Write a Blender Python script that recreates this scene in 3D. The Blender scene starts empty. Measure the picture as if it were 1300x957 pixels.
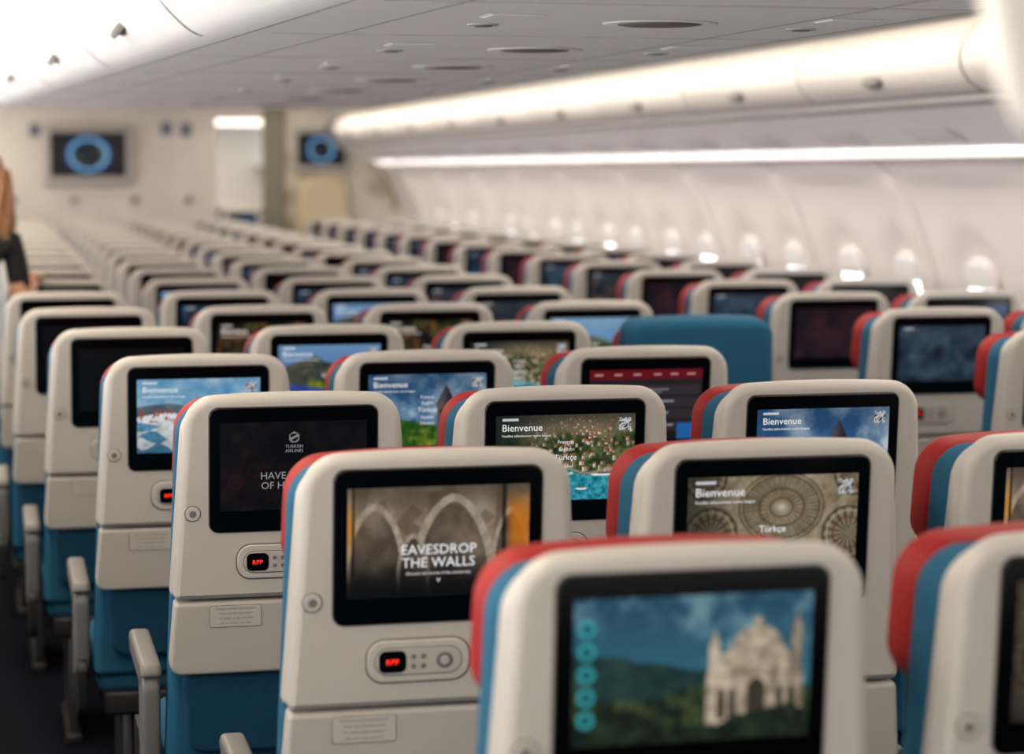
import bpy, bmesh, math, random
import numpy as np
from mathutils import Matrix, Vector
random.seed(4); np.random.seed(4)
scene = bpy.context.scene
scene.view_settings.view_transform = 'Standard'
CAMZ = 1.64

# ---------------------------------------------------------------- materials
def lin(c): return tuple((x/255.0)**2.2 for x in c)
def mat(name, col, rough=0.5, metal=0.0, emit=None, es=0.0, noise=0.0, nscale=60, bump=0.0, spec=0.5, coat=0.0, sample=False):
    m = bpy.data.materials.new(name); m.use_nodes = True
    nt = m.node_tree; b = nt.nodes['Principled BSDF']
    c = lin(col)
    b.inputs['Base Color'].default_value = (*c, 1)
    b.inputs['Roughness'].default_value = rough
    b.inputs['Metallic'].default_value = metal
    b.inputs['Specular IOR Level'].default_value = spec
    b.inputs['Coat Weight'].default_value = coat
    if emit:
        b.inputs['Emission Color'].default_value = (*lin(emit), 1)
        b.inputs['Emission Strength'].default_value = es
        if not sample: m.cycles.emission_sampling = 'NONE'
    if noise > 0 or bump > 0:
        tc = nt.nodes.new('ShaderNodeTexCoord'); n = nt.nodes.new('ShaderNodeTexNoise')
        n.inputs['Scale'].default_value = nscale; n.inputs['Detail'].default_value = 3
        nt.links.new(tc.outputs['Object'], n.inputs['Vector'])
        if noise > 0:
            r = nt.nodes.new('ShaderNodeValToRGB')
            r.color_ramp.elements[0].position = .3; r.color_ramp.elements[1].position = .7
            r.color_ramp.elements[0].color = (*[x*(1-noise) for x in c], 1)
            r.color_ramp.elements[1].color = (*[min(1, x*(1+noise)) for x in c], 1)
            nt.links.new(n.outputs['Fac'], r.inputs['Fac']); nt.links.new(r.outputs['Color'], b.inputs['Base Color'])
        if bump > 0:
            bp = nt.nodes.new('ShaderNodeBump'); bp.inputs['Strength'].default_value = bump; bp.inputs['Distance'].default_value = .002
            nt.links.new(n.outputs['Fac'], bp.inputs['Height']); nt.links.new(bp.outputs['Normal'], b.inputs['Normal'])
    return m
M_shell = mat('shell_plastic', (187, 183, 177), .45, noise=.03, nscale=300, spec=.45)
M_panel = mat('panel_plastic', (178, 174, 168), .52, noise=.03, nscale=300, spec=.4)
M_blue = mat('blue_fabric', (42, 94, 124), .85, noise=.16, nscale=420, bump=.4, spec=.2)
M_blue2 = mat('blue_fabric_dark', (26, 66, 92), .85, noise=.2, nscale=420, bump=.4, spec=.2)
M_red = mat('red_leather', (150, 34, 34), .6, noise=.08, nscale=200, bump=.2, spec=.2)
M_bezel = mat('bezel_gloss', (6, 6, 7), .14, spec=.35)
M_dark = mat('dark_plastic', (30, 30, 33), .5)
M_grey = mat('grey_plastic', (110, 109, 108), .45)
M_groove = mat('groove', (94, 90, 86), .6)
M_metal = mat('satin_metal', (90, 90, 92), .35, metal=.8)
M_ink = mat('ink', (84, 80, 76), .6)
M_led = mat('red_led', (60, 0, 0), .4, emit=(255, 50, 30), es=2.0)
M_white = mat('cabin_white', (236, 235, 234), .45)
M_bin = mat('bin_white', (230, 226, 220), .42)
M_ceil = mat('ceiling_white', (250, 249, 248), .45)
M_wall = mat('sidewall_white', (234, 228, 224), .5)
M_seam = mat('seam_shadow', (110, 108, 107), .6)  # plain dark grey for door joints, latch surrounds and grille rims
M_seam2 = mat('seam_light', (178, 175, 173), .6)
M_tan = mat('grille_tan', (120, 106, 94), .6, noise=.2, nscale=300)
M_bulk = mat('bulkhead_laminate', (204, 199, 191), .5, noise=.05, nscale=3)
M_frame = mat('monitor_frame_grey', (168, 165, 160), .45)
M_post = mat('post_olive', (120, 116, 100), .5)
M_jump = mat('jumpseat_tan', (196, 182, 150), .7)
M_carpet = mat('carpet', (16, 18, 26), .95, noise=.4, nscale=200, spec=.1)
M_warm = mat('cove_light', (255, 240, 215), .5, emit=(255, 237, 208), es=4.0, sample=True)
M_cool = mat('aisle_light', (255, 250, 240), .5, emit=(255, 241, 222), es=2.9, sample=True)
M_pane = mat('window_daylight', (255, 255, 255), .5, emit=(250, 252, 255), es=3.5, sample=True)
M_text = mat('display_text', (0, 0, 0), .4, emit=(255, 255, 255), es=.85)
M_textd = mat('display_text_dim', (0, 0, 0), .4, emit=(160, 163, 167), es=.65)
M_sign = mat('sign_blue', (80, 96, 120), .5)

# ---------------------------------------------------------------- mesh helpers
def link(o, parent=None):
    scene.collection.objects.link(o)
    if parent: o.parent = parent
    return o
def empty(name, loc=(0, 0, 0)):
    e = bpy.data.objects.new(name, None); e.empty_display_size = .1; e.location = loc
    return link(e)
class MB:
    """multi-material mesh builder"""
    def __init__(s): s.v = []; s.f = []; s.m = []; s.s = []; s.mats = []
    def mi(s, m):
        if m not in s.mats: s.mats.append(m)
        return s.mats.index(m)
    def add(s, vs, fs, m, smooth=True, M=None):
        o = len(s.v); k = s.mi(m)
        for v in vs:
            v = Vector(v)
            if M is not None: v = M @ v
            s.v.append(tuple(v))
        for i, f in enumerate(fs):
            s.f.append([o+a for a in f]); s.m.append(k)
            s.s.append(smooth[i] if isinstance(smooth, list) else smooth)
    def mesh(s, name):
        me = bpy.data.meshes.new(name); me.from_pydata(s.v, [], s.f)
        for m in s.mats: me.materials.append(m)
        me.polygons.foreach_set('material_index', s.m)
        me.polygons.foreach_set('use_smooth', s.s)
        bm = bmesh.new(); bm.from_mesh(me); bmesh.ops.recalc_face_normals(bm, faces=bm.faces); bm.to_mesh(me); bm.free()
        me.update(); return me
    def obj(s, name, parent=None):
        return link(bpy.data.objects.new(name, s.mesh(name)), parent)

def outline(wt, wb, zt, zb, rt, rb, ins=0, seg=7, crown=0.0, ntop=8):
    P = []
    r = max(rt-ins, .0005); cx = wt/2-rt; cz = zt-rt
    for i in range(seg+1):
        a = math.pi - math.pi/2*i/seg; P.append((-cx+r*math.cos(a), cz+r*math.sin(a)))
    for i in range(1, ntop):
        t = i/ntop; P.append((-cx+2*cx*t, cz+r))
    for i in range(seg+1):
        a = math.pi/2 - math.pi/2*i/seg; P.append((cx+r*math.cos(a), cz+r*math.sin(a)))
    r = max(rb-ins, .0005); cx = wb/2-rb; cz = zb+rb
    for i in range(seg+1):
        a = -math.pi/2*i/seg; P.append((cx+r*math.cos(a), cz+r*math.sin(a)))
    for i in range(seg+1):
        a = -math.pi/2 - math.pi/2*i/seg; P.append((-cx+r*math.cos(a), cz+r*math.sin(a)))
    if crown:
        P = [(x, z+crown*(1-(2*x/wt)**2)*max(0, min(1, (z-zb)/(zt-zb)))) for x, z in P]
    return P
def slab(mb, m, wt, wb, zt, zb, rt, rb, y0, y1, bev, cx=0, M=None, axis='Y', crown=0, bstep=4, seg=7, ntop=8):
    rings = []
    for i in range(bstep+1):
        ph = math.pi/2*i/bstep
        rings.append((bev*(1-math.sin(ph)), y0+bev*(1-math.cos(ph))))
    for i in range(bstep+1):
        ph = math.pi/2*(1-i/bstep)
        rings.append((bev*(1-math.sin(ph)), y1-bev*(1-math.cos(ph))))
    V = []; n = None
    for ins, y in rings:
        P = outline(wt, wb, zt, zb, rt, rb, ins, seg, crown, ntop); n = len(P)
        for x, z in P:
            if axis == 'Y': V.append((x+cx, y, z))
            elif axis == 'X': V.append((y, x+cx, z))
            else: V.append((x+cx, z, y))
    F = []; S = []
    for k in range(len(rings)-1):
        for i in range(n):
            j = (i+1) % n
            F.append((k*n+i, k*n+j, (k+1)*n+j, (k+1)*n+i)); S.append(True)
    F.append(list(range(n))[::-1]); S.append(False)
    F.append([(len(rings)-1)*n+i for i in range(n)]); S.append(False)
    mb.add(V, F, m, S, M)
def box(mb, m, x0, x1, y0, y1, z0, z1, M=None):
    V = [(x, y, z) for x in (x0, x1) for y in (y0, y1) for z in (z0, z1)]
    F = [(0, 1, 3, 2), (4, 6, 7, 5), (0, 4, 5, 1), (2, 3, 7, 6), (0, 2, 6, 4), (1, 5, 7, 3)]
    mb.add(V, F, m, False, M)
def disc(mb, m, cx, cz, r, y0, y1, M=None, seg=24, bev=.001):
    V = []; F = []; S = []
    for q, y in [(r-bev, y0), (r, y0+bev), (r, y1)]:
        for i in range(seg):
            a = 2*math.pi*i/seg
            V.append((cx+q*math.cos(a), y, cz+q*math.sin(a)))
    for k in range(2):
        for i in range(seg):
            j = (i+1) % seg; F.append((k*seg+i, k*seg+j, (k+1)*seg+j, (k+1)*seg+i)); S.append(True)
    F.append(list(range(seg))); S.append(False)
    mb.add(V, F, m, S, M)
def sweep(mb, m, prof, ys, closed=False, xf=None, smooth=True):
    V = []; F = []; n = len(prof)
    for y in ys:
        for i, (x, z) in enumerate(prof):
            V.append((xf(x, y, i) if xf else x, y, z))
    for k in range(len(ys)-1):
        for i in range(n if closed else n-1):
            j = (i+1) % n; F.append((k*n+i, k*n+j, (k+1)*n+j, (k+1)*n+i))
    mb.add(V, F, m, smooth)
def smooth_prof(P, sub=4):
    out = []
    n = len(P)
    for i in range(n-1):
        p0 = P[max(i-1, 0)]; p1 = P[i]; p2 = P[i+1]; p3 = P[min(i+2, n-1)]
        for k in range(sub):
            t = k/sub
            out.append(tuple(.5*((2*b)+(-a+c)*t+(2*a-5*b+4*c-d)*t*t+(-a+3*b-3*c+d)*t**3) for a, b, c, d in zip(p0, p1, p2, p3)))
    out.append(P[-1]); return out

def text_mesh(name, lines, m, M=None, y=0.0):
    bm = bmesh.new()
    for s, size, x, z, al in lines:
        cu = bpy.data.curves.new('t', 'FONT'); cu.body = s; cu.size = size; cu.align_x = al; cu.resolution_u = 2
        ob = bpy.data.objects.new('t', cu); scene.collection.objects.link(ob)
        bpy.context.view_layer.update()
        me = bpy.data.meshes.new_from_object(ob.evaluated_get(bpy.context.evaluated_depsgraph_get()))
        me.transform(Matrix.Translation((x, y, z)) @ Matrix.Rotation(math.pi/2, 4, 'X'))
        if M is not None: me.transform(M)
        bm.from_mesh(me)
        bpy.data.objects.remove(ob); bpy.data.meshes.remove(me); bpy.data.curves.remove(cu)
    me = bpy.data.meshes.new(name); bm.to_mesh(me); bm.free(); me.materials.clear(); me.materials.append(m)
    for p in me.polygons: p.material_index = 0
    return me

# ---------------------------------------------------------------- seat
TH = math.radians(5)
MS = Matrix.Translation((0, .065, .45)) @ Matrix.Rotation(TH, 4, 'X') @ Matrix.Translation((0, 0, -.45))
def seat_mesh(name, right_arm=False, blueback=False):
    b = MB()
    if not blueback:
        slab(b, M_shell, .434, .474, 1.195, .787, .060, .012, 0, .040, .017, M=MS, crown=.008, bstep=5, seg=9)
        slab(b, M_shell, .444, .486, 1.178, .790, .062, .012, .022, .062, .012, M=MS, crown=.008, bstep=3)
        slab(b, M_panel, .472, .490, .782, .632, .010, .025, .004, .055, .008, M=MS)
        slab(b, M_groove, .338, .338, 1.178, .924, .020, .020, -.0008, .01, .0006, M=MS, bstep=1)
        slab(b, M_bezel, .334, .334, 1.176, .926, .018, .018, -.004, .01, .002, M=MS, bstep=2)
        disc(b, M_groove, -.200, .965, .0165, -.0015, .003, MS)
        disc(b, M_shell, -.200, .965, .0145, -.003, .003, MS)
        disc(b, M_grey, -.200, .965, .007, -.0045, .003, MS)
        slab(b, M_groove, .170, .170, .901, .827, .030, .030, -.001, .01, .001, cx=-.03, M=MS, bstep=1)
        slab(b, M_shell, .165, .165, .8985, .8295, .028, .028, -.004, .01, .003, cx=-.03, M=MS, bstep=3)
        slab(b, M_groove, .142, .142, .887, .841, .022, .022, -.0048, .0, .0005, cx=-.03, M=MS, bstep=1)
        slab(b, M_panel, .139, .139, .8855, .8425, .0205, .0205, -.0056, .0, .001, cx=-.03, M=MS, bstep=2)
        slab(b, M_bezel, .044, .044, .882, .846, .010, .010, -.0068, .0, .001, cx=-.072, M=MS, bstep=2)
        disc(b, M_grey, .012, .864, .0135, -.0075, 0, MS)
        disc(b, M_panel, .012, .864, .0075, -.0088, 0, MS)
        for dx in (-.038, -.022):
            for dz in (.872, .856): disc(b, M_grey, dx, dz, .0042, -.0072, 0, MS, seg=12)
        slab(b, M_groove, .104, .104, .775, .730, .006, .006, .0030, .006, .0004, cx=-.115, M=MS, bstep=1, seg=3)
        slab(b, M_shell, .102, .102, .774, .731, .005, .005, .0024, .006, .0004, cx=-.115, M=MS, bstep=1, seg=3)
        slab(b, M_grey, .05, .05, .655, .640, .006, .006, -.004, .01, .002, cx=0, M=MS, bstep=2, seg=3)
        slab(b, M_blue, .454, .500, 1.162, .40, .060, .02, .052, .135, .022, M=MS, crown=.008)
    else:
        slab(b, M_blue, .452, .500, 1.195, .40, .050, .02, .0, .135, .028, M=MS, crown=.006)
    slab(b, M_red, .444, .450, 1.156, .965, .062, .05, .122, .228, .030, M=MS, crown=.012, bstep=5)
    slab(b, M_blue2, .44, .42, .628, .46, .02, .04, .02, .06, .012, M=MS)
    slab(b, M_blue, .49, .49, .62, .14, .06, .03, .36, .47, .03, axis='Z')
    slab(b, M_dark, .46, .46, .60, .12, .04, .03, .31, .37, .01, axis='Z')
    for x in ([-.2775, .2775] if right_arm else [-.2775]):
        slab(b, M_grey, .40, .36, .640, .590, .024, .024, x-.022, x+.022, .010, cx=.33, axis='X')
        slab(b, M_grey, .12, .09, .625, .400, .042, .042, x-.019, x+.019, .010, cx=.19, axis='X')
        slab(b, M_dark, .42, .40, .45, .31, .03, .03, x-.012, x+.012, .004, cx=.33, axis='X')
    for x in (-.17, .17):
        slab(b, M_metal, .36, .40, .33, .025, .02, .01, x-.012, x+.012, .003, cx=.34, axis='X', seg=3)
        slab(b, M_dark, .44, .44, .03, 0, .008, .006, x-.022, x+.022, .003, cx=.34, axis='X', seg=3)
    return b.mesh(name)
ME_std = seat_mesh('seat_body'); ME_end = seat_mesh('seat_body_end', True)
ME_blue = seat_mesh('seat_body_plain', True, True)
ME_led = text_mesh('control_digits', [('RPP', .013, -.0725, .8595, 'CENTER')], M_led, MS, y=-.0072)
ME_plac = text_mesh('placard_text', [('Koltukta otururken kemerinizi takin', .0054, -.115, .7665, 'CENTER'), ('Fasten seat belt while seated', .0058, -.115, .757, 'CENTER'),
    ('Can yeleği koltuğun altındadır', .0056, -.115, .747, 'CENTER'), ('Life vest is under your seat', .0056, -.115, .737, 'CENTER')], M_ink, MS, y=.0022)

# ---------------------------------------------------------------- display pictures as fine coloured meshes
DW, DH, DZ = .292, .178, 1.058
def fbm(w, h, s=4, oct=5, seed=0):
    rs = np.random.RandomState(seed); out = np.zeros((h, w)); amp = 1; tot = 0
    for o in range(oct):
        gx = int(s*2**o)+2; gy = int(s*2**o*.62)+2
        g = rs.rand(gy, gx)
        X = np.linspace(0, gx-1.001, w); Y = np.linspace(0, gy-1.001, h)
        x0 = X.astype(int); y0 = Y.astype(int); fx = X-x0; fy = (Y-y0)[:, None]
        fx = fx*fx*(3-2*fx); fy = fy*fy*(3-2*fy)
        a = g[y0][:, x0]*(1-fx)+g[y0][:, x0+1]*fx; c = g[y0+1][:, x0]*(1-fx)+g[y0+1][:, x0+1]*fx
        out += amp*(a*(1-fy)+c*fy); tot += amp; amp *= .6
    return out/tot
def C(*c): return np.array(c, float)/255
def mix(a, b, t): t = np.clip(t, 0, 1)[..., None]; return a*(1-t)+b*t
def ss(a, b, x): t = np.clip((x-a)/(b-a), 0, 1); return t*t*(3-2*t)
def uv(w, h): return np.meshgrid(np.linspace(0, 1, w), np.linspace(0, 1, h))
def base(w, h, c): return np.ones((h, w, 3))*C(*c)
def header(I, u, v, qr=True):
    h, w = u.shape
    I = mix(I, C(230, 235, 240), ((u > .045) & (u < .16) & (v > .935) & (v < .965)).astype(float)*.9)
    if qr:
        rs = np.random.RandomState(3); g = rs.rand(11, 11) > .45
        for (a, b_) in ((0, 0), (0, 8), (8, 8)): g[a:a+3, b_:b_+3] = True; g[a+1, b_+1] = False
        qx = ((u-.885)/.085*11); qy = ((v-.81)/.139*11)
        ins = (qx >= 0) & (qx < 11) & (qy >= 0) & (qy < 11)
        gi = g[np.clip(qy.astype(int), 0, 10), np.clip(qx.astype(int), 0, 10)]
        I = np.where(ins[..., None], np.where(gi[..., None], C(205, 208, 210), C(60, 62, 70)), I)
    return I
def P_arches(w, h):
    u, v = uv(w, h); n = fbm(w, h, 6, 5, 1); n2 = fbm(w, h, 22, 3, 71)
    I = mix(base(w, h, (140, 122, 104)), C(198, 184, 164), n*1.6-.4+(n2-.5)*.5)
    for px, pv in ((.02, .22), (.42, .16), (.80, .30)):
        a = np.arctan2(v-pv, (u-px)*1.5); r = np.hypot((u-px)*1.5, v-pv)
        I = mix(I, C(92, 76, 62), (np.abs(np.sin(a*5+.6)) > .93)*.45*(r < .8))
    I = mix(I, C(70, 58, 48), ss(.7, 1.0, v)*.6)
    for cx, hw, vs, tp in ((.15, .17, .30, .86), (.58, .24, .18, .93), (.36, .09, .22, .58), (.90, .11, .28, .80)):
        q = np.clip(1-np.abs((u-cx)/hw)**1.7, 0, 1)
        prof = vs+(tp-vs)*q**.55; inside = (np.abs(u-cx) < hw) & (v < prof)
        q2 = np.clip(1-np.abs((u-cx)/(hw*.80))**1.7, 0, 1); prof2 = vs+(tp*.92-vs)*q2**.55; in2 = (np.abs(u-cx) < hw*.80) & (v < prof2)
        vous = .5+.5*np.sign(np.sin(np.arctan2(v-vs, u-cx)*30))
        I = np.where((inside & ~in2)[..., None], mix(base(w, h, (200, 186, 166)), C(150, 134, 116), vous*.35+n2*.5), I)
        I = np.where(in2[..., None], mix(base(w, h, (66, 56, 48)), C(156, 138, 118), (n*1.3-.35)+(v-.3)*.5), I)
    I = mix(I, C(230, 150, 60), np.exp(-(((u-.0)/.04)**2+((v-.65)/.2)**2)))
    I = mix(I, C(222, 128, 34), np.exp(-(((u-.95)/.07)**4+((v-.62)/.26)**4))*.9)
    I = mix(I, C(30, 24, 20), ((abs(u-.86) < .012) | (abs(u-.03) < .008))*(v > .2)*.7)
    I = mix(I, C(14, 12, 12), (1-ss(.02, .42, v))*.93)
    return I*.92
def P_mosque(w, h):
    u, v = uv(w, h); n = fbm(w, h, 7, 5, 2); n2 = fbm(w, h, 24, 3, 72)
    I = mix(base(w, h, (72, 136, 152)), C(34, 74, 98), v)
    I = mix(I, C(140, 176, 184), ss(.45, .75, n)*.7)
    hill = .66-.30*u+.10*(n-.5)
    I = np.where((v < hill)[..., None], mix(base(w, h, (26, 52, 54)), C(64, 92, 76), n*1.6-.4+(n2-.5)*.4), I)
    I = np.where((v < .36+.10*(n-.5)-.06*np.sin(u*7))[..., None], mix(base(w, h, (20, 34, 26)), C(92, 104, 64), n2*1.8-.6), I)
    B = (((u > .56) & (u < .97) & (v < .46)) | ((((u-.77)/.13)**2+((v-.52)/.26)**2 < 1) & (v > .3)) | ((abs(u-.77) < .018) & (v < .84)) | ((abs(u-.94) < .022) & (v < .86-abs(u-.94)*5)) | ((abs(u-.59) < .022) & (v < .76-abs(u-.59)*5)) | ((((u-.65)/.06)**2+((v-.48)/.12)**2) < 1) | ((((u-.88)/.06)**2+((v-.48)/.12)**2) < 1))
    shade = mix(base(w, h, (216, 200, 174)), C(116, 102, 86), n2*1.3-.35+(u-.66)*1.0)
    shade = np.where(((np.abs((v*9) % 1-.5) > .44) & (v < .5))[..., None], shade*.75, shade)
    I = np.where(B[..., None], shade, I)
    for wx, wr, wt in ((.62, .016, .36), (.67, .016, .36), (.77, .040, .42), (.87, .016, .36), (.92, .016, .36)):
        I = np.where(((abs(u-wx) < wr) & (v > .14) & (v < wt-((u-wx)/wr)**2*.06))[..., None], C(66, 58, 50), I)
    I = np.where((v < .16+.06*np.sin(u*9)+.08*(n2-.5))[..., None], mix(base(w, h, (16, 26, 22)), C(58, 76, 50), n2*1.2-.2), I)
    for i in range(5):
        d = np.sqrt(((u-.055)*1.65)**2+(v-.80+i*.155)**2)
        I = mix(I, C(60, 176, 186), ((d < .062)).astype(float)*.85)
        I = mix(I, C(20, 60, 70), ((d < .034)).astype(float)*.8)
    return I
def P_village(w, h):
    u, v = uv(w, h); n = fbm(w, h, 10, 5, 5); n2 = fbm(w, h, 40, 3, 6)
    I = mix(base(w, h, (34, 52, 28)), C(128, 132, 84), n*1.3-.3+(n2-.5)*.9)
    I = mix(I, C(150, 128, 104), ss(.75, 1, v+.2*n)*.7)
    rs = np.random.RandomState(8)
    for k in range(170):
        x = rs.uniform(.22, 1); y = rs.uniform(.33, .97); s_ = .6+.6*(1-y); ww = rs.uniform(.007, .019)*s_; hh = rs.uniform(.014, .034)*s_
        m = (abs(u-x) < ww) & (abs(v-y) < hh); I = np.where(m[..., None], C(*(rs.uniform(.6, 1)*np.array([232, 216, 190]))), I)
        m = (abs(u-x) < ww*1.1) & (abs(v-y-hh) < .008); I = np.where(m[..., None], C(164, 96, 66), I)
        m = (abs(u-x-ww*.5) < ww*.5) & (abs(v-y) < hh); I = np.where(m[..., None], I*.72, I)
    sh = .36+.03*np.sin(u*17)+.05*np.sin(u*5)-.10*(1-u)
    I = mix(I, C(180, 168, 148), np.exp(-((v-sh-.02)/.02)**2)*.8)
    wt = (v < sh) & (u > .28)
    I = np.where(wt[..., None], mix(base(w, h, (16, 104, 128)), C(92, 196, 206), n2*1.6-.4), I)
    for x, y, ww, hh in ((.80, .29, .12, .016), (.62, .13, .05, .014), (.9, .1, .06, .014)):
        bt = (abs(u-x) < ww-abs(v-y)*2) & (abs(v-y) < hh); I = np.where(bt[..., None], C(235, 240, 240), I)
        bt = (abs(u-x) < ww*.5) & (abs(v-y-hh*1.3) < hh*.6); I = np.where(bt[..., None], C(120, 100, 84), I)
    I = mix(I, C(14, 22, 22), (1-ss(.0, .5, u))*.7)
    I = mix(I, C(22, 30, 32), (ss(.8, 1, v))*.5)
    return header(I, u, v)
def P_dome(w, h):
    u, v = uv(w, h); n = fbm(w, h, 12, 4, 9); n2 = fbm(w, h, 40, 3, 79)
    cx, cy = .55, .70; d = np.sqrt(((u-cx)*1.65)**2+((v-cy)*1.25)**2); a = np.arctan2(v-cy, (u-cx)*1.65)
    I = mix(base(w, h, (140, 122, 92)), C(218, 206, 178), n*1.3-.2+(n2-.5)*.6)
    rib = np.abs(np.sin(a*14)); I = mix(I, C(112, 92, 64), ss(.6, 1, rib)*.6*(d < .38))
    I = mix(I, C(74, 92, 84), (np.abs(np.sin(a*14+1.57)) > .9)*.5*(d > .2)*(d < .36))
    for r in (.11, .22, .37, .41): I = mix(I, C(92, 76, 54), np.exp(-((d-r)/.010)**2)*.8)
    I = mix(I, C(240, 232, 205), np.exp(-(d/.06)**2))
    for cx2, cy2, r2 in ((.14, .46, .25), (.95, .44, .25), (.54, .02, .34), (.10, 1.0, .2), (.98, 1.0, .2)):
        d2 = np.sqrt(((u-cx2)*1.65)**2+(v-cy2)**2); a2 = np.arctan2(v-cy2, (u-cx2)*1.65)
        k = d2 < r2; J = mix(base(w, h, (186, 172, 142)), C(84, 72, 54), ss(.5, 1, np.abs(np.sin(a2*8)))*.6+n2*.4)
        J = mix(J, C(120, 74, 54), np.exp(-((d2-r2*.6)/.010)**2)*.8)
        J = mix(J, C(230, 214, 170), np.exp(-((d2-r2*.85)/.010)**2)*.7)
        I = np.where((k & (d > .40))[..., None], J, I)
        I = mix(I, C(70, 56, 40), np.exp(-((d2-r2)/.010)**2)*.8*(d > .39))
    I = mix(I, C(24, 22, 18), (1-ss(.0, .45, v))*.4)
    I = mix(I, C(24, 22, 18), (1-ss(0, .35, u))*.55)
    return header(I*.84, u, v)
def P_tower(w, h, green=True):
    u, v = uv(w, h); n = fbm(w, h, 5, 5, 12 if green else 13); n2 = fbm(w, h, 30, 3, 80)
    I = mix(base(w, h, (48, 90, 132)), C(190, 206, 218), n*2.6-.85)
    I = mix(I, C(32, 58, 90), ss(.5, 1, v)*.5)
    g = .30+.06*np.sin(u*6)
    if green: I = np.where((v < g)[..., None], mix(base(w, h, (40, 82, 26)), C(206, 186, 60), n*2-.7+(n2-.5)), I)
    else: I = np.where((v < g*.8)[..., None], mix(base(w, h, (40, 52, 60)), C(130, 138, 140), n2*1.8-.5), I)
    x0 = .66 if green else .62
    tw = ((abs(u-x0) < .075) & (v < .58)) | ((abs(u-x0) < .09) & (v > .54) & (v < .60)) | ((abs(u-x0) < .08*(.86-v)/.26) & (v >= .6) & (v < .86))
    T = mix(base(w, h, (104, 92, 84)), C(44, 44, 52), ss(x0-.05, x0+.07, u)*.8+(np.abs(np.sin(v*90)) > .9)*.3+(n2-.5)*.5)
    T = np.where((v > .6)[..., None], mix(base(w, h, (84, 78, 84)), C(44, 44, 54), ss(x0-.04, x0+.04, u)), T)
    for wx in (-.04, 0, .04): T = np.where(((abs(u-x0-wx) < .008) & (abs(v-.47) < .04))[..., None], C(30, 30, 36), T)
    I = np.where(tw[..., None], T, I)
    return header(I, u, v)
def P_pamuk(w, h):
    u, v = uv(w, h); n = fbm(w, h, 7, 5, 15); n2 = fbm(w, h, 28, 3, 81)
    I = mix(base(w, h, (84, 146, 190)), C(176, 206, 226), n*1.5-.3+(1-v)*.4)
    I = np.where((v < .62+.05*np.sin(u*7)+.05*(n-.5))[..., None], mix(base(w, h, (64, 84, 104)), C(150, 150, 150), n*1.6-.4), I)
    for k, (y0, c1) in enumerate(((.50, (238, 242, 246)), (.40, (96, 160, 196)), (.34, (240, 242, 244)), (.24, (84, 150, 186)), (.18, (236, 240, 242)), (.09, (80, 140, 176)))):
        e = y0+.05*np.sin(u*(8+3*k)+k*2)+.10*(n-.5)
        I = np.where((v < e)[..., None], mix(base(w, h, c1), C(*c1)*.7, n2*1.8-.6), I)
    I = mix(I, C(160, 80, 50), ((v > .42) & (v < .58) & (n2 > .56) & (u < .5)).astype(float)*.8)
    I = mix(I, C(24, 30, 40), (1-ss(0, .4, v))*.25)
    return header(I, u, v)
def P_dark(w, h):
    u, v = uv(w, h); n = fbm(w, h, 9, 5, 18)
    I = mix(base(w, h, (12, 11, 12)), C(50, 40, 38), (n*2.2-1.0))
    for q in range(7):
        cx = .1+.13*q; cy = .32+.15*math.sin(q*2.1); d = np.sqrt(((u-cx)*1.65)**2+(v-cy)**2); I = mix(I, C(70, 46, 40), np.exp(-((d-.07)/.012)**2)*.5)
    d = np.sqrt(((u-.5)*1.65)**2+(v-.82)**2); I = mix(I, C(180, 180, 180), ((d < .06) & (d > .048)).astype(float)); I = mix(I, C(180, 180, 180), ((abs(v-.82-(u-.5)*.8) < .014) & (d < .05)).astype(float))
    I = mix(I, C(90, 18, 18), np.exp(-(((u-.2)/.2)**2+((v-.35)/.25)**2))*.25)
    return I*.8
def P_ui(w, h):
    u, v = uv(w, h)
    I = mix(base(w, h, (30, 27, 30)), C(46, 38, 42), v)
    I = np.where((v > .86)[..., None], C(104, 20, 32), I)
    for x in (.08, .25, .42, .6, .75, .9): I = mix(I, C(225, 190, 190), ((abs(u-x) < .035) & (abs(v-.93) < .015)).astype(float)*.8)
    for k in range(4):
        y = .70-k*.17
        I = mix(I, C(82, 76, 82), ((u > .40) & (u < .98) & (abs(v-y) < .07)).astype(float)*.35)
        d = np.sqrt(((u-.46)*1.65)**2+(v-y)**2); I = mix(I, C(210, 210, 214), (d < .03).astype(float)*.9)
        I = mix(I, C(190, 190, 195), ((u > .52) & (u < .70+.05*(k % 2)) & (abs(v-y-.015) < .010)).astype(float)*.8)
        I = mix(I, C(130, 130, 135), ((u > .52) & (u < .64) & (abs(v-y+.025) < .007)).astype(float)*.8)
    n = fbm(w, h, 5, 4, 21)
    I = np.where(((u < .36) & (v < .8) & (v > .1))[..., None], mix(base(w, h, (38, 22, 28)), C(80, 40, 48), n*1.3-.3), I)
    I = np.where(((u > .78) & (v < .22))[..., None], C(40, 100, 170), I)
    return I
def P_green(w, h):
    u, v = uv(w, h); n = fbm(w, h, 7, 5, 25); n2 = fbm(w, h, 26, 3, 83)
    I = mix(base(w, h, (84, 90, 166)), C(120, 170, 215), v)
    m1 = .80-.5*np.abs(u-.35)+.12*(n-.5)
    I = np.where((v < m1)[..., None], mix(base(w, h, (44, 58, 56)), C(128, 118, 92), n*1.5-.3+(n2-.5)), I)
    m2 = .30+.32*u+.15*(n-.5)
    I = np.where((v < m2)[..., None], mix(base(w, h, (34, 84, 18)), C(190, 180, 50), n*2-.7+(n2-.5)), I)
    lk = (v < .38-.25*np.abs(u-.1)) & (u < .5); I = np.where(lk[..., None], mix(base(w, h, (40, 60, 150)), C(90, 110, 200), n), I)
    return header(I*.9, u, v)
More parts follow.
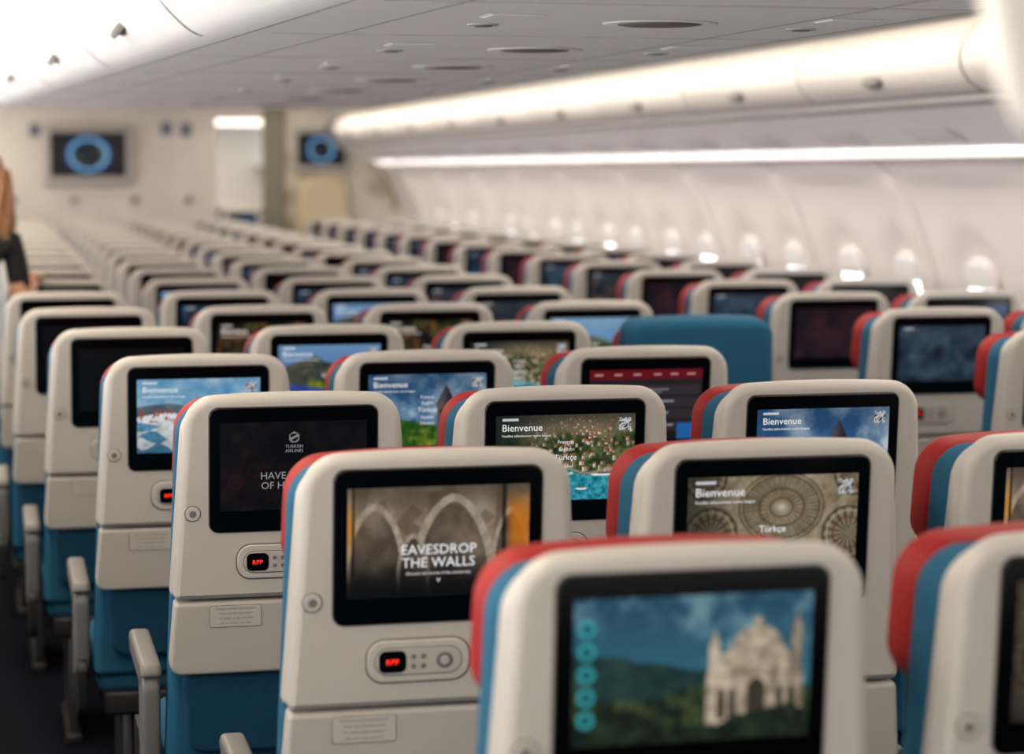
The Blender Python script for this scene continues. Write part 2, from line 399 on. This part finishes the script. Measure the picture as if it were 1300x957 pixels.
def P_lake(w, h):
    u, v = uv(w, h); n = fbm(w, h, 7, 5, 27)
    I = mix(base(w, h, (60, 130, 200)), C(150, 190, 225), v*1.0+n*.4-.2)
    m = .55+.25*np.sin(u*4+.5)*.6+.15*(n-.5)
    I = np.where((v < m)[..., None], mix(base(w, h, (38, 60, 40)), C(150, 140, 110), n*1.9-.6), I)
    I = np.where((v < .3+.08*np.sin(u*5))[..., None], mix(base(w, h, (14, 90, 190)), C(60, 150, 225), n), I)
    return header(I*.9, u, v)
def P_brown(w, h):
    u, v = uv(w, h); n = fbm(w, h, 8, 5, 31)
    I = mix(base(w, h, (34, 28, 26)), C(190, 130, 70), n*2.2-.8)
    I = mix(I, C(60, 96, 50), ss(.45, .7, fbm(w, h, 4, 3, 33))*.6)
    return header(I*.8, u, v)
def P_dim(w, h, c=(70, 90, 110), seed=40):
    u, v = uv(w, h); n = fbm(w, h, 5, 4, seed)
    I = mix(base(w, h, (30, 38, 48)), C(*c), n*1.8-.55)
    I = mix(I, C(70, 84, 100), ss(.5, 1, v)*.35)
    return header(I, u, v, False)
def P_redim(w, h):
    u, v = uv(w, h); n = fbm(w, h, 5, 4, 44)
    I = mix(base(w, h, (36, 28, 34)), C(78, 46, 54), n*1.5-.4)
    return I*.85
def P_off(w, h): return base(w, h, (8, 8, 9))

def display_material():
    m = bpy.data.materials.new('display_picture'); m.use_nodes = True; nt = m.node_tree; b = nt.nodes['Principled BSDF']
    a = nt.nodes.new('ShaderNodeVertexColor'); a.layer_name = 'Col'
    b.inputs['Base Color'].default_value = (.004, .004, .005, 1); b.inputs['Roughness'].default_value = .2
    b.inputs['Specular IOR Level'].default_value = .35
    nt.links.new(a.outputs['Color'], b.inputs['Emission Color']); b.inputs['Emission Strength'].default_value = .76
    m.cycles.emission_sampling = 'NONE'
    return m
M_disp = display_material()
def picture_mesh(name, fn, w, h, DWx=DW, DHx=DH, cz=DZ, y=-.0046, M=MS):
    I = np.clip(fn(w, h), 0, 1)**2.2
    X = np.linspace(-DWx/2, DWx/2, w); Z = np.linspace(cz-DHx/2, cz+DHx/2, h)
    XX, ZZ = np.meshgrid(X, Z)
    co = np.stack([XX, np.full_like(XX, y), ZZ], -1).reshape(-1, 3)
    idx = np.arange(w*h).reshape(h, w)
    F = np.stack([idx[:-1, :-1], idx[:-1, 1:], idx[1:, 1:], idx[1:, :-1]], -1).reshape(-1, 4)
    me = bpy.data.meshes.new(name); me.from_pydata(co.tolist(), [], F.tolist())
    ca = me.color_attributes.new('Col', 'FLOAT_COLOR', 'POINT')
    ca.data.foreach_set('color', np.concatenate([I.reshape(-1, 3), np.ones((w*h, 1))], 1).astype(np.float32).ravel())
    me.materials.append(M_disp)
    if M is not None: me.transform(M)
    return me
HI = (240, 146); LO = (72, 44)
PIC = {}
for k, fn, r in (('arches', P_arches, HI), ('mosque', P_mosque, HI), ('village', P_village, (280, 170)), ('dome', P_dome, HI),
                 ('tower', lambda w, h: P_tower(w, h, True), HI), ('tower2', lambda w, h: P_tower(w, h, False), HI), ('pamuk', P_pamuk, HI),
                 ('dark', P_dark, (150, 92)), ('ui', P_ui, (150, 92)), ('green', P_green, (140, 86)), ('lake', P_lake, (120, 74)), ('brown', P_brown, (120, 74)),
                 ('dim', P_dim, LO), ('dim2', lambda w, h: P_dim(w, h, (110, 84, 70), 41), LO), ('dimblue', lambda w, h: P_dim(w, h, (60, 120, 190), 42), LO),
                 ('redim', P_redim, LO), ('off', P_off, (4, 4))):
    PIC[k] = picture_mesh('display_'+k, fn, *r)
L, T_ = -DW/2, DZ+DH/2
langs = [('Français', .0105), ('English', .0105), ('Türkçe', .0165), ('Español', .0105), ('Deutsch', .0105)]
lz = [T_-.060, T_-.075, T_-.094, T_-.110, T_-.125]
wel = [('Bienvenue', .0205, L+.012, T_-.032, 'LEFT'), ('Veuillez sélectionner votre langue', .0075, L+.012, T_-.044, 'LEFT')]
TX = {}
TX['wel'] = text_mesh('welcome_text', wel+[(s, z, .0, q, 'CENTER') for (s, z), q in zip(langs, lz)], M_text, MS, y=-.0052)
TX['welonly'] = text_mesh('welcome_text_short', wel+[('Türkçe', .016, .0, T_-.094, 'CENTER')], M_text, MS, y=-.0052)
TX['eaves'] = text_mesh('film_title', [('EAVESDROP', .0225, .0, DZ-.020, 'CENTER'), ('THE WALLS', .0225, .0, DZ-.041, 'CENTER'), ('Discover the secrets of the ancient city', .0065, 0, DZ-.053, 'CENTER'), ('v', .014, 0, DZ-.066, 'CENTER')], M_text, MS, y=-.0052)
TX['have'] = text_mesh('film_title_dark', [('TURKISH', .009, .0, DZ+.036, 'CENTER'), ('AIRLINES', .009, .0, DZ+.027, 'CENTER'), ('HAVE A TASTE', .0205, .0, DZ-.026, 'CENTER'), ('OF HAPPINESS', .0205, .0, DZ-.046, 'CENTER')], M_textd, MS, y=-.0052)
TXFOR = {'village': 'wel', 'dome': 'welonly', 'tower': 'wel', 'tower2': 'welonly', 'pamuk': 'welonly', 'arches': 'eaves', 'dark': 'have', 'green': 'welonly', 'lake': 'welonly', 'brown': 'welonly'}

def seat(x, y, pic, near=False, end=False, plain=False):
    e = empty('airline_seat', (x, y, 0))
    link(bpy.data.objects.new('seat_body', ME_blue if plain else (ME_end if end else ME_std)), e)
    if plain: return e
    link(bpy.data.objects.new('seat_display', PIC[pic]), e)
    if near:
        if pic in TXFOR: link(bpy.data.objects.new('display_text', TX[TXFOR[pic]]), e)
        link(bpy.data.objects.new('placard_text', ME_plac), e)
    link(bpy.data.objects.new('control_digits', ME_led), e)
    return e
AX = [.795, .68, .577, .475, .376, .298, .263]
SP = .555; NR = 19
near_pics = {(0, 0): 'mosque', (0, 1): 'dome', (0, 2): 'tower', (1, 0): 'arches', (1, 1): 'dome', (1, 2): 'arches', (2, 0): 'dark', (2, 1): 'village', (2, 2): 'tower2',
             (3, 0): 'pamuk', (3, 1): 'tower', (3, 2): 'ui', (4, 0): 'off', (4, 1): 'green', (4, 2): 'village', (5, 0): 'off', (5, 1): 'brown', (5, 2): 'brown', (5, 3): 'lake',
             (6, 0): 'off', (6, 1): 'dimblue', (6, 2): 'green', (6, 3): 'dim2'}
pool = ['dim', 'dimblue', 'off', 'green', 'lake', 'brown', 'dim2', 'redim', 'off']
for n in range(NR):
    y = 2.50+.965*n; x0 = AX[n] if n < 7 else .26
    nc = 3 if n < 4 else 4
    for c in range(nc):
        p = near_pics.get((n, c)) or ('off' if c == 0 or (c == 1 and n > 8) else random.choice(pool))
        seat(x0+SP*c, y, p, near=n < 7, end=(c == nc-1), plain=(n == 4 and c == 3))
rp = {4: 'dim', 5: 'redim', 6: 'dim', 7: 'redim', 8: 'dim2', 9: 'dim', 10: 'redim'}
for n in range(NR):
    y = 2.90+.95*n
    seat(2.95, y, rp.get(n, random.choice(['dim', 'dimblue', 'redim'])), near=n < 8)
    seat(3.47, y, random.choice(['dim', 'dimblue', 'redim', 'dim']), end=True)
for n in range(NR):
    y = 2.90+.95*n
    seat(-1.45, y, 'dim'); seat(-.90, y, 'off', end=True)

# ---------------------------------------------------------------- cabin shell
def H(h): return CAMZ+h
Y0, Y1 = -.6, 21.3
b = MB(); box(b, M_carpet, -2.2, 4.1, Y0, 31, -.05, 0); b.obj('floor')
b = MB()
ysl = [Y0, 21.3, 31]
sweep(b, M_ceil, [(-2.2, H(.45)), (-1.4, H(.60)), (-.6, H(.66)), (.3, H(.62)), (1.1, H(.60)), (1.9, H(.62)), (2.6, H(.66)), (3.2, H(.62)), (4.1, H(.50))], ysl)
b.obj('ceiling')
prof = smooth_prof([(3.50, H(.045)), (3.60, H(.02)), (3.72, H(-.12)), (3.80, H(-.30)), (3.86, H(-.5)), (3.90, H(-.75)), (3.92, H(-1.05)), (3.90, H(-1.4)), (3.86, 0)], 5)
WC = H(-.52)
def wx_(x, y, z):
    t = ((y-8.75) % 1.4)/1.4
    off = -.055*math.sin(math.pi*min(1, t*1.0))**.7 + .03*(1-t)
    tw = ((y-8.4+.35) % .7)-.35
    rec = 1/(1+math.exp((math.hypot(tw/.19, (z-WC)/.25)-1)*9))*.03
    return x-off*(1 if z < H(-.03) else .2)-.03+rec
def wall(name, sgn, xc):
    ys = []
    y = Y0
    while y < 31: ys.append(y); y += .04
    k = math.ceil((Y0-8.75)/1.4)
    while 8.75+1.4*k < 31: ys += [8.75+1.4*k-.003, 8.75+1.4*k+.003]; k += 1
    ys = sorted(ys); n = len(prof); V = []; F = []
    for y in ys:
        for x, z in prof:
            xx = wx_(x, y, z); V.append((2*xc-xx if sgn < 0 else xx, y, z))
    for k in range(len(ys)-1):
        for i in range(n-1):
            F.append((k*n+i, k*n+i+1, (k+1)*n+i+1, (k+1)*n+i))
    mb = MB(); mb.add(V, F, M_wall, True)
    k = math.ceil((Y0-8.75)/1.4)
    while 8.75+1.4*k < 30.5:
        yj = 8.75+1.4*k; V = []
        for dy in (-.008, .008):
            for x, z in prof:
                xx = wx_(x, yj-.02, z)-.006; V.append((2*xc-xx if sgn < 0 else xx, yj+dy, z))
        mb.add(V, [(i, i+1, n+i+1, n+i) for i in range(n-1)], M_seam2, True); k += 1
    return mb.obj(name)
CX = .95
wall('wall_right', 1, 0)
wall('wall_left', -1, CX)
def window_mesh():
    mb = MB()
    slab(mb, M_wall, .27, .27, .17, -.19, .11, .11, -.012, .012, .006, axis='X', seg=6, bstep=2, ntop=2)
    V = [(-.016, x, z) for x, z in outline(.22, .22, .14, -.17, .095, .095, seg=5, ntop=2)]
    mb.add(V, [list(range(len(V)))], M_pane, False)
    slab(mb, M_white, .22, .22, .15, .05, .03, .01, -.024, 0, .002, axis='X', seg=4, bstep=1)
    return mb.mesh('window')
WM = window_mesh()
k = 0; y = .7
while y < 20.8:
    for sgn in (1, -1):
        o = bpy.data.objects.new('window_%d' % k, WM); link(o); k += 1
        xw = wx_(3.86, y, WC)-.012
        o.location = ((xw if sgn > 0 else 2*CX-xw), y, WC)
        o.rotation_euler = (0, math.radians(-12)*sgn, 0)
        if sgn < 0: o.scale = (-1, 1, 1)
    y += .7
def latch(mb, x, y, z, nx, s=1.0):
    slab_m = Matrix.Translation((x, y, z)) @ Matrix.Rotation(nx, 4, 'Y')
    for m, a, bb, t in ((M_seam, .085, .030, .004), (M_grey, .074, .022, .007)):
        V = []; F = []
        N = 24
        for q, d in ((1, -.01), (1, t), (.9, t+.002)):
            for i in range(N):
                th = 2*math.pi*i/N; V.append((-d*s, a*q*math.cos(th), bb*q*math.sin(th)))
        for kk in range(2):
            for i in range(N): F.append((kk*N+i, kk*N+(i+1) % N, (kk+1)*N+(i+1) % N, (kk+1)*N+i))
        F.append([2*N+i for i in range(N)])
        mb.add(V, F, m, True, slab_m)
def side_bin(name, sgn):
    fx = (lambda x: x) if sgn > 0 else (lambda x: 2*CX-x)
    YE = 21.0
    pr = smooth_prof([(3.56, H(.035)), (3.47, H(.07)), (3.36, H(.12)), (3.16, H(.22))], 4)
    face = smooth_prof([(3.10, H(.255)), (3.05, H(.285)), (3.02, H(.34)), (3.03, H(.41)), (3.09, H(.47)), (3.20, H(.51)), (3.40, H(.53))], 4)
    root = empty(name, (0, 0, 0))
    mb = MB(); sweep(mb, M_ceil, [(fx(x), z) for x, z in pr], [Y0, YE])
    sweep(mb, M_seam2, [(fx(3.16), H(.22)), (fx(3.155), H(.24)), (fx(3.10), H(.255))], [Y0, YE])
    sweep(mb, M_seam2, [(fx(3.175), H(.212)), (fx(3.14), H(.218)), (fx(3.122), H(.232)), (fx(3.13), H(.246))], [Y0, YE])
    y = Y0+.5
    while y < YE-.4:
        sweep(mb, M_white, [(fx(3.40), H(.104)), (fx(3.39), H(.100)), (fx(3.29), H(.150)), (fx(3.28), H(.165))], [y, y+.42])
        y += .95
    mb.obj('service_panel', root)
    y = 7.57-1.5*5-.05
    mb = MB()
    while y < YE:
        a = max(y-.74, Y0); c = min(y+.74, YE)
        if c-a > .1:
            sweep(mb, M_bin, [(fx(x), z) for x, z in face], [a, a+.012, c-.012, c], xf=lambda x, yy, i_, a=a, c=c: x+(.008*sgn if (yy == a or yy == c) else 0))
            if a+.2 < y < c-.2: latch(mb, fx(3.030), y, H(.312), math.radians(14)*sgn, sgn)
        y += 1.5
    mb.obj('bin_doors', root)
    mb = MB(); sweep(mb, M_seam, [(fx(x+.014), z) for x, z in face], [Y0, YE])
    box(mb, M_white, *sorted((fx(3.4), fx(4.0))), Y0, YE, H(.50), H(.528)); mb.obj('bin_body', root)
side_bin('overhead_bin', 1); side_bin('overhead_bin', -1)
YB0, YB1 = -.5, 10.3
def XL(y): return .825-.0763*y
def XR(y): return 1.78-.02*y
root = empty('center_overhead_bin')
ys = np.linspace(YB0, YB1, 24)
left = smooth_prof([(-.02, .545), (-.085, .50), (-.125, .44), (-.105, .365), (-.045, .300), (.0, .280), (.05, .276)], 4)
mb = MB()
V = []; F = []
right = [(-x, z) for x, z in left][::-1]
def ring(y):
    R = [(XL(y)+x, H(z)) for x, z in left]
    R += [(XR(y)+x, H(z)) for x, z in right]
    return R
for y in ys: V += [(x, y, z) for x, z in ring(y)]
n = len(left)*2
for k in range(len(ys)-1):
    for i in range(n): F.append((k*n+i, k*n+(i+1) % n, (k+1)*n+(i+1) % n, (k+1)*n+i))
S = [True]*len(F)
for q in range(len(S)):
    if q % n in (len(left)-1, n-1): S[q] = False
F.append(list(range(n))); F.append([(len(ys)-1)*n+i for i in range(n)]); S += [False, False]
mb.add(V, F, M_ceil, S); mb.obj('bin_shell', root)
mb = MB()
y = .35
while y < YB1:
    P = left[:20]
    V = []
    for dy in (-.006, .006):
        for x, z in P: V.append((XL(y+dy)+x-.0025, y+dy, H(z)-.001))
    m_ = len(P); F = [(i, i+1, m_+i+1, m_+i) for i in range(m_-1)]
    mb.add(V, F, M_seam, True)
    yc = y+.75
    latch(mb, XL(yc)-.088, yc, H(.345), math.radians(38), 1)
    y += 1.5
for fxn, o in ((XL, .035), (XR, -.035), (XL, .22), (XR, -.22)):
    V = []; F = []
    for y in ys:
        V += [(fxn(y)+o-.004, y, H(.2745)), (fxn(y)+o+.004, y, H(.2745))]
    for k in range(len(ys)-1): F.append((2*k, 2*k+1, 2*k+3, 2*k+2))
    mb.add(V, F, M_seam2, False)
yy = [4.14-.93*3, 4.14-.93*2, 3.21, 4.14, 5.1, 6.0, 6.9, 7.85, 8.75, 9.6]
for y in yy:
    box(mb, M_seam2, XL(y)+.05, XR(y)-.05, y+.46, y+.466, H(.2750), H(.277))
    cx = 1.24-.012*(y-4)
    def el(mt, a, c, h0, h1, cxx=0, cyy=0):
        N = 32; V = []; F = []
        for q, d in ((1, h0), (1, h1), (.94, h1-.0006)):
            for i in range(N):
                th = 2*math.pi*i/N; V.append((cx+cxx+a*q*math.cos(th), y+cyy+c*q*math.sin(th), H(.276)+d))
        for kk in range(2):
            for i in range(N): F.append((kk*N+i, kk*N+(i+1) % N, (kk+1)*N+(i+1) % N, (kk+1)*N+i))
        F.append([2*N+i for i in range(N)]); mb.add(V, F, mt, True)
    el(M_seam2, .112, .104, 0, -.0006); el(M_ceil, .108, .100, 0, -.0016); el(M_seam, .080, .074, 0, -.003); el(M_tan, .072, .066, 0, -.0044)
    for s_ in (-.32, .32):
        el(M_seam2, .030, .030, 0, -.002, s_, .1); el(M_seam, .018, .018, 0, -.004, s_, .1)
        box(mb, M_seam2, cx+s_-.05, cx+s_+.05, y-.20, y-.10, H(.2745), H(.277))
        box(mb, M_ceil, cx+s_-.046, cx+s_+.046, y-.196, y-.104, H(.2735), H(.277))
mb.obj('service_units', root)
mb = MB()
M2 = Matrix.Translation((.92, 1.45, H(.02))) @ Matrix.Rotation(math.radians(-8), 4, 'Y')
slab(mb, M_bin, .50, .46, .40, -.0, .05, .09, 0, .03, .012, M=M2)
fl = mb.obj('bin_flap', root)

mb = MB(); box(mb, M_warm, -.42, .20, .5, 20.8, H(.585), H(.592)); mb.obj('cove_light_strip')
mb = MB(); box(mb, M_cool, 2.05, 2.90, .5, 20.8, H(.585), H(.592)); mb.obj('cove_light_strip')

# ---------------------------------------------------------------- forward bulkheads
YB = 21.3
mb = MB()
box(mb, M_bulk, -.12, 2.06, YB, YB+.06, 0, H(.64)); mb.obj('wall_center_bulkhead')
mb = MB()
box(mb, M_bulk, 2.06, 2.5, YB, YB+.06, H(.47), H(.64)); box(mb, M_post, 2.5, 2.7, YB-.05, YB+.09, 0, H(.62)); mb.obj('trim_1')
mural = mat('bulkhead_mural', (214, 206, 190), .5)
nt = mural.node_tree; bs = nt.nodes['Principled BSDF']; tc = nt.nodes.new('ShaderNodeTexCoord'); ns = nt.nodes.new('ShaderNodeTexNoise'); ns.inputs['Scale'].default_value = 2.2
rp_ = nt.nodes.new('ShaderNodeValToRGB'); rp_.color_ramp.elements[0].position = .45; rp_.color_ramp.elements[1].position = .6
rp_.color_ramp.elements[0].color = (*lin((212, 206, 190)), 1); rp_.color_ramp.elements[1].color = (*lin((138, 124, 94)), 1)
nt.links.new(tc.outputs['Object'], ns.inputs['Vector']); nt.links.new(ns.outputs['Fac'], rp_.inputs['Fac']); nt.links.new(rp_.outputs['Color'], bs.inputs['Base Color'])
mb = MB(); box(mb, mural, 2.7, 3.98, YB, YB+.06, 0, H(.64)); mb.obj('wall_right_bulkhead')
mb = MB(); box(mb, M_bulk, -2.2, -.62, YB, YB+.06, 0, H(.64)); mb.obj('wall_left_bulkhead')
def P_ring(w, h):
    u, v = uv(w, h); d = np.sqrt(((u-.5)*1.45)**2+(v-.5)**2); n = fbm(w, h, 6, 3, 50)
    I = base(w, h, (14, 16, 24)); I = mix(I, C(30, 70, 130), np.exp(-((d-.36)/.13)**2)*.6)
    I = mix(I, C(130, 195, 250), np.exp(-((d-.37)/.04)**2)); I = np.where((d < .335)[..., None], mix(base(w, h, (8, 20, 34)), C(120, 140, 110), n*3.0-1.3), I)
    return I*1.1
def monitor(x, z, w, h):
    root = empty('bulkhead_monitor', (x, YB-.002, z)); mb = MB()
    slab(mb, M_frame, w, w, h/2, -h/2, .04, .04, -.07, 0, .02); slab(mb, M_bezel, w*.84, w*.84, h*.37, -h*.37, .015, .015, -.073, -.05, .003); mb.obj('monitor_frame', root)
    me = picture_mesh('monitor_picture', P_ring, 90, 60, w*.80, h*.68, 0, -.0745, None)
    link(bpy.data.objects.new('monitor_picture', me), root)
monitor(.88, H(.14), .82, .56); monitor(3.04, H(.19), .54, .42)
root = empty('crew_jumpseat', (3.06, YB-.01, 0)); mb = MB()
slab(mb, M_jump, .46, .56, H(-.06), .75, .14, .05, -.14, 0, .04); slab(mb, M_jump, .5, .5, .74, .45, .05, .05, -.2, 0, .04); box(mb, M_grey, -.22, .22, -.15, 0, 0, .46); mb.obj('jumpseat_body', root)
root = empty('cabin_sign', (0, YB-.002, 0)); mb = MB()
for x, z, w_ in ((.40, .36, .09), (1.60, .38, .09), (1.78, .37, .09)):
    slab(mb, M_sign, w_, w_, H(z+.06), H(z-.06), .01, .01, -.012, 0, .002, cx=x)
for x in (.2, .75, 1.3, 1.8): slab(mb, M_grey, .06, .06, H(-.25), H(-.31), .01, .01, -.02, 0, .003, cx=x)
mb.obj('sign_plates', root)
mb = MB(); box(mb, M_white, -2.2, 4.1, 30.9, 31, 0, H(.64)); mb.obj('wall_far')
seat(2.75, 25.5, 'dimblue'); seat(3.3, 25.5, 'dimblue', end=True); seat(2.75, 27.2, 'dimblue'); seat(3.3, 27.2, 'dimblue', end=True)
mb = MB(); box(mb, M_cool, .5, 3.5, 22, 30, H(.585), H(.59)); mb.obj('cove_light_strip')

# ---------------------------------------------------------------- person in the left aisle
M_skin = mat('skin', (208, 154, 124), .5)
M_hair = mat('hair_blond', (158, 116, 80), .55, noise=.4, nscale=70, bump=.5)
M_top = mat('black_top', (22, 22, 26), .8)
M_trs = mat('dark_trousers', (36, 38, 48), .8)
M_eye = mat('eye', (240, 240, 238), .2); M_iris = mat('iris', (60, 50, 40), .2); M_lip = mat('lip', (176, 92, 88), .4); M_shoe = mat('shoe', (20, 20, 22), .4)
person = empty('woman_passenger', (-.05, 8.90, 0)); person.rotation_euler = (0, 0, math.radians(-8))
def skin_mesh(name, joints, edges, root=0, sub=2):
    me = bpy.data.meshes.new(name); me.from_pydata([j[0] for j in joints], edges, [])
    ob = bpy.data.objects.new(name, me); scene.collection.objects.link(ob)
    md = ob.modifiers.new('s', 'SKIN'); md.use_smooth_shade = True
    for i, j in enumerate(joints):
        r = j[1]; me.skin_vertices[0].data[i].radius = (r if isinstance(r, tuple) else (r, r)); me.skin_vertices[0].data[i].use_root = (i == root)
    sb = ob.modifiers.new('u', 'SUBSURF'); sb.levels = sub; sb.render_levels = sub
    bpy.context.view_layer.update()
    out = bpy.data.meshes.new_from_object(ob.evaluated_get(bpy.context.evaluated_depsgraph_get()))
    bpy.data.objects.remove(ob); out.name = name
    for p in out.polygons: p.use_smooth = True
    return out
J = [((-.19, 0, .93), (.150, .115)), ((-.15, 0, 1.07), (.125, .09)), ((-.07, .01, 1.23), (.145, .10)), ((-.02, .015, 1.36), (.12, .075)), ((.005, .02, 1.43), .05), ((.02, .03, 1.51), .045),
     ((.125, .015, 1.36), .055), ((.165, .03, 1.12), .042), ((.17, .25, 1.205), .027),
     ((-.18, .015, 1.385), .055), ((-.28, -.03, 1.13), .042), ((-.30, .10, .91), .027),
     ((-.10, 0, .87), .095), ((-.11, .02, .48), .062), ((-.12, -.02, .09), .04), ((-.28, 0, .87), .095), ((-.29, .02, .48), .062), ((-.30, -.02, .09), .04)]
E = [(0, 1), (1, 2), (2, 3), (3, 4), (4, 5), (3, 6), (6, 7), (7, 8), (3, 9), (9, 10), (10, 11), (0, 12), (12, 13), (13, 14), (0, 15), (15, 16), (16, 17)]
bm_ = skin_mesh('body', J, E)
bm_.materials.clear()
for m in (M_top, M_trs, M_skin): bm_.materials.append(m)
def segdist(c, a, b_):
    A = Vector(J[a][0]); B = Vector(J[b_][0]); d = B-A
    t = max(0.0, min(1.0, (c-A).dot(d)/d.length_squared))
    return (c-(A+d*t)).length
for p in bm_.polygons:
    c = p.center
    ds = [segdist(c, a, b_) for a, b_ in E]
    best = ds.index(min(ds))
    p.material_index = 0
    if best in (11, 12, 13, 14, 15, 16) or (c.z < .93 and best == 0): p.material_index = 1
    if best in (7, 10) or best == 4: p.material_index = 2
    if best in (6, 9) and c.z < 1.20: p.material_index = 2
link(bpy.data.objects.new('body', bm_), person)
def ellip(mb, m, c, r, seg=24, rings=16, fn=None):
    V = []; F = []
    for i in range(rings+1):
        th = math.pi*i/rings
        for j in range(seg):
            ph = 2*math.pi*j/seg; p = Vector((math.sin(th)*math.cos(ph), math.sin(th)*math.sin(ph), math.cos(th)))
            if fn: p = fn(p)
            V.append((c[0]+p.x*r[0], c[1]+p.y*r[1], c[2]+p.z*r[2]))
    for i in range(rings):
        for j in range(seg): F.append((i*seg+j, i*seg+(j+1) % seg, (i+1)*seg+(j+1) % seg, (i+1)*seg+j))
    mb.add(V, F, m, True)
hc = (.02, .045, 1.59)
def hf(p):
    t = max(0, -p.z); return Vector((p.x*(1-.35*t*t), p.y*(1-.15*t)+.12*t*max(0, p.y), p.z))
mb = MB(); ellip(mb, M_skin, hc, (.072, .092, .112), fn=hf)
ellip(mb, M_skin, (hc[0], hc[1]+.095, hc[2]-.02), (.012, .018, .024), 12, 8)
for s in (-1, 1):
    ellip(mb, M_eye, (hc[0]+s*.03, hc[1]+.078, hc[2]+.005), (.012, .012, .009), 12, 8); ellip(mb, M_iris, (hc[0]+s*.03, hc[1]+.088, hc[2]+.005), (.005, .004, .005), 10, 6)
    ellip(mb, M_skin, (hc[0]+s*.073, hc[1]-.005, hc[2]-.01), (.009, .018, .028), 12, 8)
ellip(mb, M_lip, (hc[0], hc[1]+.083, hc[2]-.058), (.022, .010, .007), 12, 8); mb.obj('head', person)
mb = MB()
def hairf(p):
    q = Vector(p)
    if p.y > .25 and p.z < .55: q.y = .25+(p.y-.25)*.25
    return q*(1+.02*math.sin(p.x*30+p.z*8))
ellip(mb, M_hair, (hc[0], hc[1]-.012, hc[2]+.018), (.086, .098, .112), 48, 24, hairf)
for i in range(34):
    a = math.pi*(.98+1.04*i/33.0); rx = .078; x = hc[0]+rx*math.cos(a); y = hc[1]-.01+.085*math.sin(a)
    ln = random.uniform(.24, .33); N = 8; V = []; F = []; segs = 9
    for k in range(segs):
        t = k/(segs-1); cx_ = x+(x-hc[0])*.35*math.sin(t*2.2)+.006*math.sin(t*9+i); cy_ = y-.03*t+.006*math.cos(t*8+i); cz_ = hc[2]+.05-ln*t; r = .016*(1-t**3*.85)
        for j in range(N): th = 2*math.pi*j/N; V.append((cx_+r*math.cos(th), cy_+r*math.sin(th), cz_))
    for k in range(segs-1):
        for j in range(N): F.append((k*N+j, k*N+(j+1) % N, (k+1)*N+(j+1) % N, (k+1)*N+j))
    mb.add(V, F, M_hair, True)
mb.obj('hair', person)
def hand(name, w, d, up, side):
    w = Vector(w); d = Vector(d).normalized(); s = Vector(side).normalized()
    Jh = [(w, .024), (w+d*.05, (.034, .016)), (w+d*.085, (.036, .014))]; Eh = [(0, 1), (1, 2)]
    ml = [skin_mesh(name, [(tuple(a), r) for a, r in Jh], Eh, 0, 2)]
    dn = Vector(up)*-1
    for k, (o, l) in enumerate(((-.027, .066), (-.009, .075), (.009, .070), (.026, .056))):
        p0 = w+d*.075+s*o; ch = [p0, p0+d*l*.45, p0+d*l*.8+dn*l*.18, p0+d*l*.95+dn*l*.42]
        ml.append(skin_mesh(name, [(tuple(q), r) for q, r in zip(ch, (.0095, .009, .008, .007))], [(0, 1), (1, 2), (2, 3)], 0, 1))
    p0 = w+d*.025-s*.024; ch = [p0, p0+d*.025-s*.02, p0+d*.055-s*.028+dn*.01]
    ml.append(skin_mesh(name, [(tuple(q), r) for q, r in zip(ch, (.012, .010, .008))], [(0, 1), (1, 2)], 0, 1))
    b_ = bmesh.new()
    for m_ in ml: b_.from_mesh(m_)
    me = bpy.data.meshes.new(name); b_.to_mesh(me); b_.free(); me.materials.clear(); me.materials.append(M_skin)
    for p in me.polygons: p.use_smooth = True; p.material_index = 0
    link(bpy.data.objects.new(name, me), person)
hand('hand_right', (.17, .25, 1.215), (.02, 1, .05), (0, 0, 1), (1, 0, 0))
hand('hand_left', (-.30, .10, .91), (.02, .25, -1), (-1, 0, 0), (0, 1, 0))
mb = MB()
for sx in (-.12, -.30): ellip(mb, M_shoe, (sx, .04, .045), (.045, .125, .045), 20, 10)
mb.obj('shoes', person)

# ---------------------------------------------------------------- lamps
def area(name, loc, rot, sx, sy, e, col=(1, 1, 1)):
    l = bpy.data.lights.new(name, 'AREA'); l.shape = 'RECTANGLE'; l.size = sx; l.size_y = sy; l.energy = e; l.color = col
    o = bpy.data.objects.new(name, l); o.location = loc; o.rotation_euler = rot; link(o); return o
area('sidewall_light', (3.42, 10.3, H(.07)), (0, math.radians(-36), 0), .05, 21, 36, (1, .97, .94))
area('window_daylight_left', (-1.80, 10.3, 1.22), (0, math.radians(-112), 0), .34, 21, 290, (1, .98, .96))  # added out-of-view strip, tilted up to brighten bin undersides and seat backs
w = bpy.data.worlds.new('World'); scene.world = w; w.use_nodes = True
w.node_tree.nodes['Background'].inputs['Color'].default_value = (1, .98, .95, 1); w.node_tree.nodes['Background'].inputs['Strength'].default_value = .85

# ---------------------------------------------------------------- camera
cam = bpy.data.cameras.new('camera'); co = bpy.data.objects.new('camera', cam); link(co)
co.location = (0, 0, CAMZ); co.rotation_euler = (math.radians(90-4.36), 0, math.radians(-12.95))
cam.sensor_width = 36; cam.lens = 79.5; cam.shift_y = -.034; cam.clip_start = .05
cam.dof.use_dof = True; cam.dof.focus_distance = 4.4; cam.dof.aperture_fstop = 2.7
scene.camera = co
